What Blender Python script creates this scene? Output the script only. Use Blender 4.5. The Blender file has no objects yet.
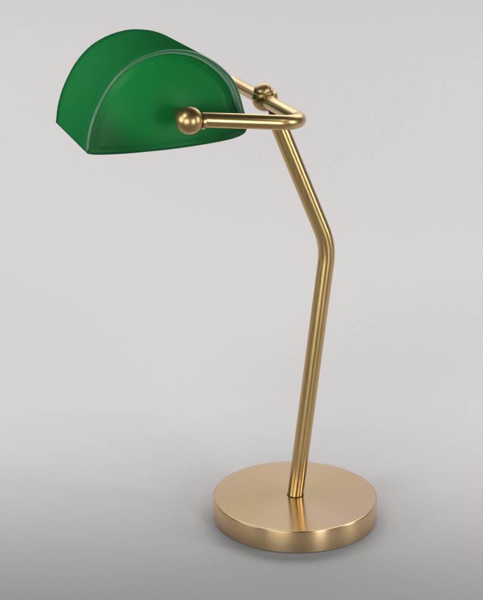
import bpy, bmesh, math
from mathutils import Vector, Matrix

scene = bpy.context.scene
col = scene.collection
R = math.radians

# ---------------------------------------------------------------- helpers
def link_mesh(name, bm, mat, parent=None, smooth=True, sharp=None):
    me = bpy.data.meshes.new(name)
    bmesh.ops.recalc_face_normals(bm, faces=bm.faces)
    bm.to_mesh(me); bm.free()
    if smooth:
        for p in me.polygons: p.use_smooth = True
        if sharp: me.set_sharp_from_angle(angle=R(sharp))
    o = bpy.data.objects.new(name, me); col.objects.link(o)
    me.materials.append(mat)
    if parent: o.parent = parent
    return o

def lathe(bm, prof, segs=64, origin=(0,0,0), axis=(0,0,1)):
    """revolve (radius, height) pairs about axis through origin"""
    q = Vector((0,0,1)).rotation_difference(Vector(axis).normalized()).to_matrix()
    o = Vector(origin); rings = []
    for r, h in prof:
        if r < 1e-7: rings.append([bm.verts.new(o + q @ Vector((0,0,h)))])
        else: rings.append([bm.verts.new(o + q @ Vector((r*math.cos(2*math.pi*i/segs), r*math.sin(2*math.pi*i/segs), h))) for i in range(segs)])
    for a, b in zip(rings, rings[1:]):
        for i in range(segs):
            j = (i+1) % segs
            if len(a) == 1 and len(b) == 1: continue
            if len(a) == 1: bm.faces.new((a[0], b[i], b[j]))
            elif len(b) == 1: bm.faces.new((a[i], a[j], b[0]))
            else: bm.faces.new((a[i], a[j], b[j], b[i]))

def round_path(pts, radii, n=14):
    """polyline with its inner corners replaced by arcs"""
    pts = [Vector(p) for p in pts]; out = [pts[0]]
    for k in range(1, len(pts)-1):
        a, p, b = pts[k-1], pts[k], pts[k+1]; r = radii[k-1]
        u, v = (a-p).normalized(), (b-p).normalized()
        ang = u.angle(v); t = r / math.tan(ang/2)
        c = p + (u+v).normalized() * (r / math.sin(ang/2))
        s, e = p+u*t-c, p+v*t-c
        tot = s.angle(e); ax = s.cross(e).normalized()
        for i in range(n+1): out.append(c + Matrix.Rotation(tot*i/n, 3, ax) @ s)
    out.append(pts[-1]); return out

def tube(bm, pts, r, segs=40, cap=True):
    pts = [Vector(p) for p in pts]
    # straight runs get a few in-between rings
    dense = [pts[0]]
    for a, b in zip(pts, pts[1:]):
        k = max(1, int((b-a).length/0.02))
        for i in range(1, k+1): dense.append(a.lerp(b, i/k))
    pts = dense; rings = []
    t0 = (pts[1]-pts[0]).normalized()
    n = t0.orthogonal().normalized()
    for i, p in enumerate(pts):
        t = ((pts[min(i+1, len(pts)-1)] - pts[max(i-1, 0)])).normalized()
        n = (n - t*n.dot(t)).normalized(); b = t.cross(n)
        rings.append([bm.verts.new(p + (n*math.cos(2*math.pi*k/segs) + b*math.sin(2*math.pi*k/segs))*r) for k in range(segs)])
    for a, b in zip(rings, rings[1:]):
        for k in range(segs):
            j = (k+1) % segs; bm.faces.new((a[k], a[j], b[j], b[k]))
    if cap:
        bm.faces.new(rings[0]); bm.faces.new(rings[-1])

def catmull(P, n):
    """n points, even in arc length, along a Catmull-Rom curve through P"""
    P = [Vector(p) for p in P]; Q = [2*P[0]-P[1]] + P + [2*P[-1]-P[-2]]; dense = []
    for i in range(1, len(Q)-2):
        for k in range(24):
            t = k/24; a, b, c, d = Q[i-1:i+3]
            dense.append(0.5*((2*b) + (c-a)*t + (2*a-5*b+4*c-d)*t*t + (3*b-a-3*c+d)*t**3))
    dense.append(P[-1]); L = [0]
    for a, b in zip(dense, dense[1:]): L.append(L[-1]+(b-a).length)
    out = []; j = 0
    for i in range(n):
        s = L[-1]*i/(n-1)
        while j < len(L)-2 and L[j+1] < s: j += 1
        out.append(dense[j].lerp(dense[j+1], min(1, (s-L[j])/max(1e-9, L[j+1]-L[j]))))
    return out

# ---------------------------------------------------------------- materials
def new_mat(name):
    m = bpy.data.materials.new(name); m.use_nodes = True
    nt = m.node_tree; b = nt.nodes['Principled BSDF']
    return m, nt, b

def noise(nt, scale, detail=3, vec_scale=None, rough=.5):
    tc = nt.nodes.new('ShaderNodeTexCoord'); mp = nt.nodes.new('ShaderNodeMapping')
    nt.links.new(tc.outputs['Object'], mp.inputs['Vector'])
    if vec_scale: mp.inputs['Scale'].default_value = vec_scale
    n = nt.nodes.new('ShaderNodeTexNoise'); n.inputs['Scale'].default_value = scale
    n.inputs['Detail'].default_value = detail; n.inputs['Roughness'].default_value = rough
    nt.links.new(mp.outputs['Vector'], n.inputs['Vector'])
    return n

def ramp(nt, src, p0, c0, p1, c1):
    r = nt.nodes.new('ShaderNodeValToRGB')
    r.color_ramp.elements[0].position = p0; r.color_ramp.elements[0].color = (*c0, 1)
    r.color_ramp.elements[1].position = p1; r.color_ramp.elements[1].color = (*c1, 1)
    nt.links.new(src, r.inputs['Fac']); return r

def brass(name, c0, c1, r0, r1, brush, bump=.04, mscale=28):
    """satin brushed brass: colour mottling, roughness streaks, fine brush lines"""
    m, nt, b = new_mat(name)
    b.inputs['Metallic'].default_value = 1
    mott = noise(nt, mscale, 4)
    cr = ramp(nt, mott.outputs['Fac'], .3, c0, .7, c1)
    nt.links.new(cr.outputs['Color'], b.inputs['Base Color'])
    st = noise(nt, 1, 4, brush, .65)
    mr = nt.nodes.new('ShaderNodeMapRange')
    mr.inputs['From Min'].default_value = .3; mr.inputs['From Max'].default_value = .7
    mr.inputs['To Min'].default_value = r0; mr.inputs['To Max'].default_value = r1
    nt.links.new(st.outputs['Fac'], mr.inputs['Value']); nt.links.new(mr.outputs['Result'], b.inputs['Roughness'])
    if bump == 0: return m
    bp = nt.nodes.new('ShaderNodeBump'); bp.inputs['Strength'].default_value = bump; bp.inputs['Distance'].default_value = .0004
    nt.links.new(st.outputs['Fac'], bp.inputs['Height']); nt.links.new(bp.outputs['Normal'], b.inputs['Normal'])
    return m

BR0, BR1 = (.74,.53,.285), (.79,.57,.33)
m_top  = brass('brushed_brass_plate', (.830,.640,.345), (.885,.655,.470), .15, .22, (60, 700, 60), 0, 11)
t_ = m_top.node_tree; b_ = t_.nodes['Principled BSDF']
tc = t_.nodes.new('ShaderNodeTexCoord'); mp = t_.nodes.new('ShaderNodeMapping'); mp.inputs['Scale'].default_value = (1,1,0)
ln = t_.nodes.new('ShaderNodeVectorMath'); ln.operation = 'LENGTH'
t_.links.new(tc.outputs['Object'], mp.inputs['Vector']); t_.links.new(mp.outputs['Vector'], ln.inputs[0])
tn = t_.nodes.new('ShaderNodeTexNoise'); tn.noise_dimensions = '1D'; tn.inputs['Scale'].default_value = 900; tn.inputs['Detail'].default_value = 3
t_.links.new(ln.outputs['Value'], tn.inputs['W'])
mr = t_.nodes.new('ShaderNodeMapRange'); mr.inputs['From Min'].default_value = .3; mr.inputs['From Max'].default_value = .7
mr.inputs['To Min'].default_value = .14; mr.inputs['To Max'].default_value = .24
t_.links.new(tn.outputs['Fac'], mr.inputs['Value'])
t_.links.new(mr.outputs['Result'], b_.inputs['Roughness'])
b_.inputs['Anisotropic'].default_value = .45; b_.inputs['Anisotropic Rotation'].default_value = .25
tg = t_.nodes.new('ShaderNodeTangent'); tg.direction_type = 'RADIAL'; tg.axis = 'Z'; t_.links.new(tg.outputs['Tangent'], b_.inputs['Tangent'])
m_side = brass('brushed_brass_edge', BR0, BR1, .28, .345, (14, 14, 1600), 0)
m_tube = brass('satin_brass_tube', (.55,.385,.16), (.59,.415,.18), .27, .34, (300, 300, 30), 0)
for n_ in [m_side, m_tube]:
    t_ = n_.node_tree; b_ = t_.nodes['Principled BSDF']; b_.inputs['Anisotropic'].default_value = .85 if n_ is m_side else .42; b_.inputs['Anisotropic Rotation'].default_value = .25
    tg = t_.nodes.new('ShaderNodeTangent'); tg.direction_type = 'RADIAL'; tg.axis = 'Z'; t_.links.new(tg.outputs['Tangent'], b_.inputs['Tangent'])
m_bow  = brass('satin_brass_bow', (.52,.36,.15), (.57,.40,.175), .28, .33, (30, 30, 30), 0)
m_ball = brass('polished_brass_knob', (.47,.32,.135), (.53,.365,.16), .32, .40, (40, 40, 40), 0)
m_joint = brass('antique_brass_joint', (.44,.30,.13), (.50,.345,.16), .38, .44, (40, 40, 40), 0)
m_dark, nt, b = new_mat('dark_bronze_screw')
b.inputs['Base Color'].default_value = (.10,.062,.032,1); b.inputs['Metallic'].default_value = 1
nz = noise(nt, 300, 3); rr = ramp(nt, nz.outputs['Fac'], .3, (.3,)*3, .7, (.42,)*3); nt.links.new(rr.outputs['Color'], b.inputs['Roughness'])

def glass(name, c0, c1, rough, coat, spec=.5, coat_rough=.09):
    m, nt, b = new_mat(name)
    n = noise(nt, 9, 3)
    cr = ramp(nt, n.outputs['Fac'], .3, c0, .7, c1)
    nt.links.new(cr.outputs['Color'], b.inputs['Base Color'])
    b.inputs['Roughness'].default_value = rough
    b.inputs['Specular IOR Level'].default_value = spec
    b.inputs['Coat Weight'].default_value = coat; b.inputs['Coat Roughness'].default_value = coat_rough
    w = noise(nt, 22, 2); bp = nt.nodes.new('ShaderNodeBump')
    bp.inputs['Strength'].default_value = .06; bp.inputs['Distance'].default_value = .002
    nt.links.new(w.outputs['Fac'], bp.inputs['Height']); nt.links.new(bp.outputs['Normal'], b.inputs['Normal'])
    nt.links.new(bp.outputs['Normal'], b.inputs['Coat Normal'])
    return m
m_green = glass('green_cased_glass', (.009,.112,.029), (.010,.120,.032), .5, 0, .0)
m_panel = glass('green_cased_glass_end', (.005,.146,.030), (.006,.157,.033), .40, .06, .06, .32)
def edge_shading(m, dark):
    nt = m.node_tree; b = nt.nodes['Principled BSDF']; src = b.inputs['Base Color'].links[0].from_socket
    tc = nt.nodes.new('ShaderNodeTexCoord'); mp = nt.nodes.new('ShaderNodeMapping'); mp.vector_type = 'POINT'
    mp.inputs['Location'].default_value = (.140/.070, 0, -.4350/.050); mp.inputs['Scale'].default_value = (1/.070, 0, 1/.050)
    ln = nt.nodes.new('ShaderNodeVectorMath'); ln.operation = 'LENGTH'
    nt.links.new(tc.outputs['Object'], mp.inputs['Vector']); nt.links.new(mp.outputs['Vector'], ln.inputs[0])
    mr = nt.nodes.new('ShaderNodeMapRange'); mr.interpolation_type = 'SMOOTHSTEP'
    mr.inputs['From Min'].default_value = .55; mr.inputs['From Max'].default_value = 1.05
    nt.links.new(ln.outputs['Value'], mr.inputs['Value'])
    mx = nt.nodes.new('ShaderNodeMixRGB'); mx.inputs['Color2'].default_value = (*dark, 1)
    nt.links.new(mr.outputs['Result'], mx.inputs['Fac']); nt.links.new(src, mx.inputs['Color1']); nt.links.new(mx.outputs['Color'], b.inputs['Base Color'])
edge_shading(m_panel, (.006,.072,.018))           # bright middle and shaded edge of the end, painted into its green
m_rim   = glass('green_glass_edge', (.020,.120,.044), (.027,.132,.052), .33, 0, .45)
m_white, nt, b = new_mat('white_opal_lining')
nz = noise(nt, 30, 2); rr = ramp(nt, nz.outputs['Fac'], .3, (.72,.73,.70), .7, (.76,.77,.74)); nt.links.new(rr.outputs['Color'], b.inputs['Base Color'])
b.inputs['Roughness'].default_value = .35

m_paper, nt, b = new_mat('grey_seamless_paper')
nz = noise(nt, 140, 5); rr = ramp(nt, nz.outputs['Fac'], .3, (.594,.576,.582), .7, (.608,.590,.596))
nt.links.new(rr.outputs['Color'], b.inputs['Base Color'])
b.inputs['Roughness'].default_value = .85; b.inputs['Specular IOR Level'].default_value = .15
fb = noise(nt, 900, 3); bp = nt.nodes.new('ShaderNodeBump'); bp.inputs['Strength'].default_value = .05; bp.inputs['Distance'].default_value = .0005
nt.links.new(fb.outputs['Fac'], bp.inputs['Height']); nt.links.new(bp.outputs['Normal'], b.inputs['Normal'])

# ---------------------------------------------------------------- setting: seamless paper sweep, square to the view
YAW = .3043
ROT = Matrix.Rotation(-YAW, 4, 'Z')          # (u right, v away from the viewer) -> world
def uv(u, v, z): return ROT @ Vector((u, v, z))
V0, HALF = .33, 3.6                            # the paper starts to rise at V0, ever more steeply
bm = bmesh.new()
rows = [-2.4, -1.2, -.4, 0, .20, .32]
g = [[bm.verts.new(uv(u, v, 0)) for u in (-HALF, 0, HALF)] for v in rows]
for a, b_ in zip(g, g[1:]):
    for i in range(2): bm.faces.new((a[i], a[i+1], b_[i+1], b_[i]))
floor = link_mesh('floor', bm, m_paper); floor['kind'] = 'structure'
bm = bmesh.new(); prof = [(.32, 0)] + [(V0 + 1.3*i/110, .85*(1.3*i/110)**3) for i in range(111)]
g = [[bm.verts.new(uv(u, v, z)) for u in (-HALF, 0, HALF)] for v, z in prof]
for a, b_ in zip(g, g[1:]):
    for i in range(2): bm.faces.new((a[i], a[i+1], b_[i+1], b_[i]))
back = link_mesh('backdrop', bm, m_paper); back['kind'] = 'structure'
for o in (floor, back):                       # normals towards the viewer's side
    me = o.data
    if sum(p.normal.z*p.area for p in me.polygons) < 0: me.flip_normals()

# ---------------------------------------------------------------- the lamp
lamp = bpy.data.objects.new('desk_lamp', None); col.objects.link(lamp)
lamp.empty_display_size = .05
lamp['label'] = 'brass desk lamp with bent pole, round foot and arched green glass shade'
lamp['category'] = 'desk lamp'

# foot
HB, RB = .0229, .0800
bm = bmesh.new(); ev = .0012
lathe(bm, [(0, .0007), (RB-.0012, .0007), (RB-.0003, .0011), (RB, .0020), (RB, HB-ev)] +
      [(RB-ev+ev*math.cos(t), HB-ev+ev*math.sin(t)) for t in [R(90)*i/5 for i in range(1,6)]], 192)
base = link_mesh('base', bm, m_side, lamp, sharp=40)
bm = bmesh.new()
lathe(bm, [(RB-ev-.0001, HB), (RB*.85, HB+.00004), (RB*.4, HB+.00008), (0, HB+.0001)], 192)
link_mesh('top_plate', bm, m_top, base)

bm = bmesh.new()
lathe(bm, [(RB-.005, 0), (RB-.005, .0009)], 128)
link_mesh('shadow_pad', bm, m_dark, base)  # unseen inset pad, added to deepen the shadow under the base

# pole: foot -> elbow -> joint
XC, ZC = -.0332, .4125
P0, PE, PC = Vector((0,0,HB-.002)), Vector((.0296,0,.2730)), Vector((XC,0,ZC))
PT = PC + Vector((.0035,0,0)); d_up = (PT-PE).normalized()
bm = bmesh.new()
tube(bm, round_path([P0, PE, PT - d_up*.019], [.065], 26), .0078, 48)
pole = link_mesh('pole', bm, m_tube, lamp, sharp=40)

bm = bmesh.new(); fd = (PE-P0).normalized(); f0 = Vector((fd.x*.0024/fd.z, 0, HB))
lathe(bm, [(.0077,.0000), (.0083,.0002), (.0083,.0007), (.0077,.0009)], 48, f0)
link_mesh('foot_ring', bm, m_dark, pole, sharp=40)

# joint at the head of the pole: neck, split ball, knurled cap
bm = bmesh.new()
lathe(bm, [(.0046,-.024), (.0046,-.0185), (.0058,-.0175), (.0058,-.0135), (.0044,-.0125), (.0044,-.006)], 40, PT, d_up)
neck = link_mesh('joint_neck', bm, m_dark, lamp, sharp=30)
rb = .0116; PJ = PC + Vector((0,0,.0015))
bm = bmesh.new(); pr = [(0,-rb)]
for i in range(1, 40):
    t = -90 + 180*i/40
    r, h = rb*math.cos(R(t)), rb*math.sin(R(t))
    if abs(h-.0035) < .0009: r -= .0022
    pr.append((r, h))
lathe(bm, pr + [(0, rb)], 56, PJ, d_up)
joint = link_mesh('joint_ball', bm, m_joint, lamp, sharp=35)
bm = bmesh.new()
capdir = Vector((-.38,-.28,1)).normalized()
lathe(bm, [(.0070,.0072), (.0079,.0081), (.0080,.0090), (.0077,.0103), (.0069,.0116), (.0054,.0127), (.0030,.0134), (0,.0136)], 48, PJ, capdir)
link_mesh('joint_cap', bm, m_joint, joint, sharp=35)

# U-shaped bow that carries the shade
H, XB = .1120, -.1338
RBOW = .0061
ZB = .4210
bm = bmesh.new()
tube(bm, round_path([(XB+.010,-H,ZB), (XC,-H,ZC), (XC,H,ZC), (XB+.010,H,ZB)], [.0260,.0260], 24), RBOW, 40)
bow = link_mesh('bow_arm', bm, m_bow, lamp, sharp=40)
for s in (-1, 1):
    c = Vector((XB, s*H, ZB)); rk = .0112
    bm = bmesh.new()
    lathe(bm, [(0,-rk)] + [(rk*math.cos(R(t)), rk*math.sin(R(t))) for t in range(-85, 90, 5)] + [(0, rk)], 56, c, (0,s,0))
    k = link_mesh('pivot_knob', bm, m_ball, lamp)
    bm = bmesh.new()                           # collar where the arm enters
    lathe(bm, [(RBOW+.0002,.0098), (RBOW+.0009,.0104), (RBOW+.0009,.0124), (RBOW+.0001,.0132)], 40, c, (1,0,(ZC-ZB)/(XC-XB)))
    link_mesh('collar', bm, m_bow, k, sharp=35)
    bm = bmesh.new()                           # screw through the glass
    lathe(bm, [(.0045,-.006), (.0045,-.0145), (.0054,-.0150), (.0054,-.0185), (.0050,-.0196), (.0050,-.0335)], 40, c, (0,s,0))
    link_mesh('screw', bm, m_bow, k, sharp=35)

# shade: arched glass trough with domed ends
PROF = [(-.2095,.3905), (-.2072,.4055), (-.2022,.4210), (-.1945,.4360), (-.1880,.4455), (-.1795,.4545), (-.1702,.4612),
        (-.1580,.4668), (-.1444,.4702), (-.1330,.4708), (-.1200,.4692), (-.1085,.4653), (-.0972,.4588), (-.0880,.4510),
        (-.0800,.4410), (-.0752,.4295), (-.0725,.4180), (-.0706,.4090), (-.0704,.4020)]
NP = 97
prof = catmull([(x, z, 0) for x, z in PROF], NP)
cen = Vector((-.1400, .4250, 0))
LS = .0670                                     # half length, to the front of the rounded edge
TH = .0030
# outline of the closed ends: the arch, then the lower edge with its rounded corners
LOW = [(-.0704,.4020), (-.0715,.3988), (-.0755,.3967), (-.0820,.3953), (-.0890,.3945), (-.1010,.3937), (-.1124,.3930), (-.1400,.3912),
       (-.1607,.3902), (-.1850,.3888), (-.2000,.3882), (-.2060,.3885), (-.2088,.3893), (-.2095,.3905)]
NL = 64
low = catmull([(x, z, 0) for x, z in LOW], NL)
loop = prof + low[1:-1]; ML = len(loop)
FREE = set(range(NP, ML))                       # outline points that belong to the lower edge
nrm = []
for i in range(ML):
    t = (loop[(i+2) % ML] - loop[i-2]).normalized()
    n = Vector((t.y, -t.x, 0))
    if n.dot(cen-loop[i]) < 0: n = -n
    nrm.append(n)
def smooth(x): x = min(1, max(0, x)); return x*x*(3-2*x)
def inset_at(i):                               # rounding of the end edges: tight on the left, wide on the right
    if i < NP:
        t = i/(NP-1)
        return .0020 + .0050*smooth((t-.45)/.45) - .0040*smooth((t-.88)/.12)
    t = (i-NP+1)/NL
    return .0030 - .0002*smooth(t*4) - .0008*smooth((t-.9)/.1)
DOME = .0150
base_mid = (prof[0]+prof[-1])/2
ang = [math.atan2(p.y-base_mid.y, p.x-base_mid.x) for p in prof]
rad = [(p-base_mid).length for p in prof]
def bulge(x, z):
    """how far the end swells outwards: none along the arch, most in the middle of the lower edge"""
    dx, dz = x-base_mid.x, z-base_mid.y; d = math.hypot(dx, dz)
    if d < 1e-6: return DOME
    a = math.atan2(dz, dx)
    if a <= ang[-1]: a = ang[-1] if a > -math.pi/2 else ang[0]
    r = rad[0]
    for n in range(NP-1):
        if ang[n] >= a >= ang[n+1]:
            f = (ang[n]-a)/max(1e-9, ang[n]-ang[n+1]); r = rad[n]*(1-f)+rad[n+1]*f; break
    return DOME*(1-min(1, d/r)**2.4)
shade = None
# arch
ys_n = 9
bm = bmesh.new(); g = []
for k in range(ys_n):
    row = []
    for i in range(NP):
        e = inset_at(i); y = (-LS+e) + (2*LS-2*e)*k/(ys_n-1)
        row.append(bm.verts.new((prof[i].x, y, prof[i].y)))
    g.append(row)
for a, b_ in zip(g, g[1:]):
    for i in range(NP-1): bm.faces.new((a[i], a[i+1], b_[i+1], b_[i]))
shade = link_mesh('shade', bm, m_green, lamp)
def face_out(o, ref):
    me = o.data
    s = sum(p.area * p.normal.dot(p.center - ref) for p in me.polygons)
    if s < 0: me.flip_normals()
REF = Vector((-.14, 0, .40))
def glass_wall(o, lining=0):
    face_out(o, REF)
    o.data.materials.append(m_white)
    so = o.modifiers.new('glass thickness', 'SOLIDIFY'); so.thickness = TH; so.offset = -1
    so.material_offset = lining; so.material_offset_rim = 0; so.use_even_offset = False
glass_wall(shade, 1)
for s in (-1, 1):
    # rounded edge: its arched run is the rim, its lower run goes with the end panel
    NR, TMAX = 14, 108
    def ring(k):
        out = []
        for i in range(ML):
            e = inset_at(i); t = R(TMAX)*k/(NR-1)
            p = loop[i] + nrm[i]*e*(1-math.cos(t))
            out.append(Vector((p.x, s*(LS - e + e*math.sin(t) + (bulge(loop[i].x, loop[i].y) if i in FREE else 0)), p.y)))
        return out
    rings = [ring(k) for k in range(NR)]
    bm = bmesh.new(); g = [[bm.verts.new(v) for v in r[:NP]] for r in rings]
    for a, b_ in zip(g, g[1:]):
        for i in range(NP-1): bm.faces.new((a[i], a[i+1], b_[i+1], b_[i]))
    rim = link_mesh('rim', bm, m_rim if s < 0 else m_green, shade); glass_wall(rim)
    bm = bmesh.new(); g = []
    for r in rings: g.append([bm.verts.new(r[i % ML]) for i in range(NP-1, ML+1)])
    n_low = len(g[0])
    for a, b_ in zip(g, g[1:]):
        for i in range(n_low-1): bm.faces.new((a[i], a[i+1], b_[i+1], b_[i]))
    last = rings[-1]; NQ = 40; h = []
    for k in range(NQ):
        rho = 1 - k/(NQ-1)
        if k == NQ-1:
            y = LS + bulge(cen.x, cen.y)
            h.append([bm.verts.new((cen.x, s*y, cen.y))]); continue
        row = []
        for i, v in enumerate(last):
            x, z = cen.x + (v.x-cen.x)*rho, cen.y + (v.z-cen.y)*rho
            b0 = bulge(v.x, v.z); off = abs(v.y) - LS - b0      # step left at the bead, fading inwards
            row.append(bm.verts.new((x, s*(LS + bulge(x, z) + off*smooth((rho-.85)/.15)), z)))
        h.append(row)
    for a, b_ in zip(h, h[1:]):
        for i in range(ML):
            j = (i+1) % ML
            if len(b_) == 1: bm.faces.new((a[i], a[j], b_[0]))
            else: bm.faces.new((a[i], a[j], b_[j], b_[i]))
    bmesh.ops.remove_doubles(bm, verts=bm.verts, dist=1e-6)
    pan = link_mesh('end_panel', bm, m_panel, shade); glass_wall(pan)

# ---------------------------------------------------------------- light
world = bpy.data.worlds.new('World'); scene.world = world; world.use_nodes = True
bg = world.node_tree.nodes['Background']
bg.inputs['Color'].default_value = (1, .98, .97, 1); bg.inputs['Strength'].default_value = .06

def area(name, u, v, z, target, sx, sy, power, color=(1,.985,.975)):
    l = bpy.data.lights.new(name, 'AREA'); l.shape = 'RECTANGLE'; l.size = sx; l.size_y = sy
    l.energy = power; l.color = color
    o = bpy.data.objects.new(name, l); col.objects.link(o)
    o.location = uv(u, v, z)
    d = (uv(*target) - o.location)
    o.rotation_euler = d.to_track_quat('-Z', 'Y').to_euler()
    return o
def strip(name, u, v, z, ang, power, sx, sy=.08):
    a = R(ang); return area(name, u, v, z, (u, v+math.sin(a), z-math.cos(a)), sx, sy, power)
for sgn in (-1, 1):                            # a pair either side of the lamp, so that it throws no shadow on the sweep
    f = strip('backdrop_strip_light', .85*sgn, -.35, .74, 68, 7.4, 1.1); f.data.spread = R(114)
f = area('rear_softbox', .08, .58, .80, (0, .0, 0), 1.1, .40, 2.2); f.data.spread = R(120)
f = area('front_softbox', 1.05, -1.75, .40, (-.1, 0, .36), .38, .75, 2.1); f.data.spread = R(75)
f = area('front_fill', -.75, -1.8, .45, (-.1, 0, .38), 1.0, .8, 1.8); f.data.spread = R(60)
f = area('left_softbox', -1.2, -.45, .62, (-.15, 0, .44), .7, .5, .65); f.data.spread = R(50)
f = area('side_softbox', 1.35, -.35, .55, (0, 0, .32), .22, .7, 1.4); f.data.spread = R(90)

# ---------------------------------------------------------------- camera
cam = bpy.data.cameras.new('Camera'); co = bpy.data.objects.new('Camera', cam); col.objects.link(co)
PIT = .3125
fw = Vector((math.sin(YAW)*math.cos(PIT), math.cos(YAW)*math.cos(PIT), -math.sin(PIT)))
co.location = (-.4498, -1.2575, .6535)
co.rotation_euler = fw.to_track_quat('-Z', 'Y').to_euler()
cam.sensor_fit = 'VERTICAL'; cam.sensor_height = 24; cam.lens = 24*1500.1/600
cam.clip_start = .05; cam.clip_end = 50
scene.camera = co

scene.view_settings.view_transform = 'Standard'; scene.view_settings.look = 'None'
scene.view_settings.exposure = 0; scene.view_settings.gamma = 1
scene.cycles.max_bounces = 10
scene.cycles.caustics_reflective = False
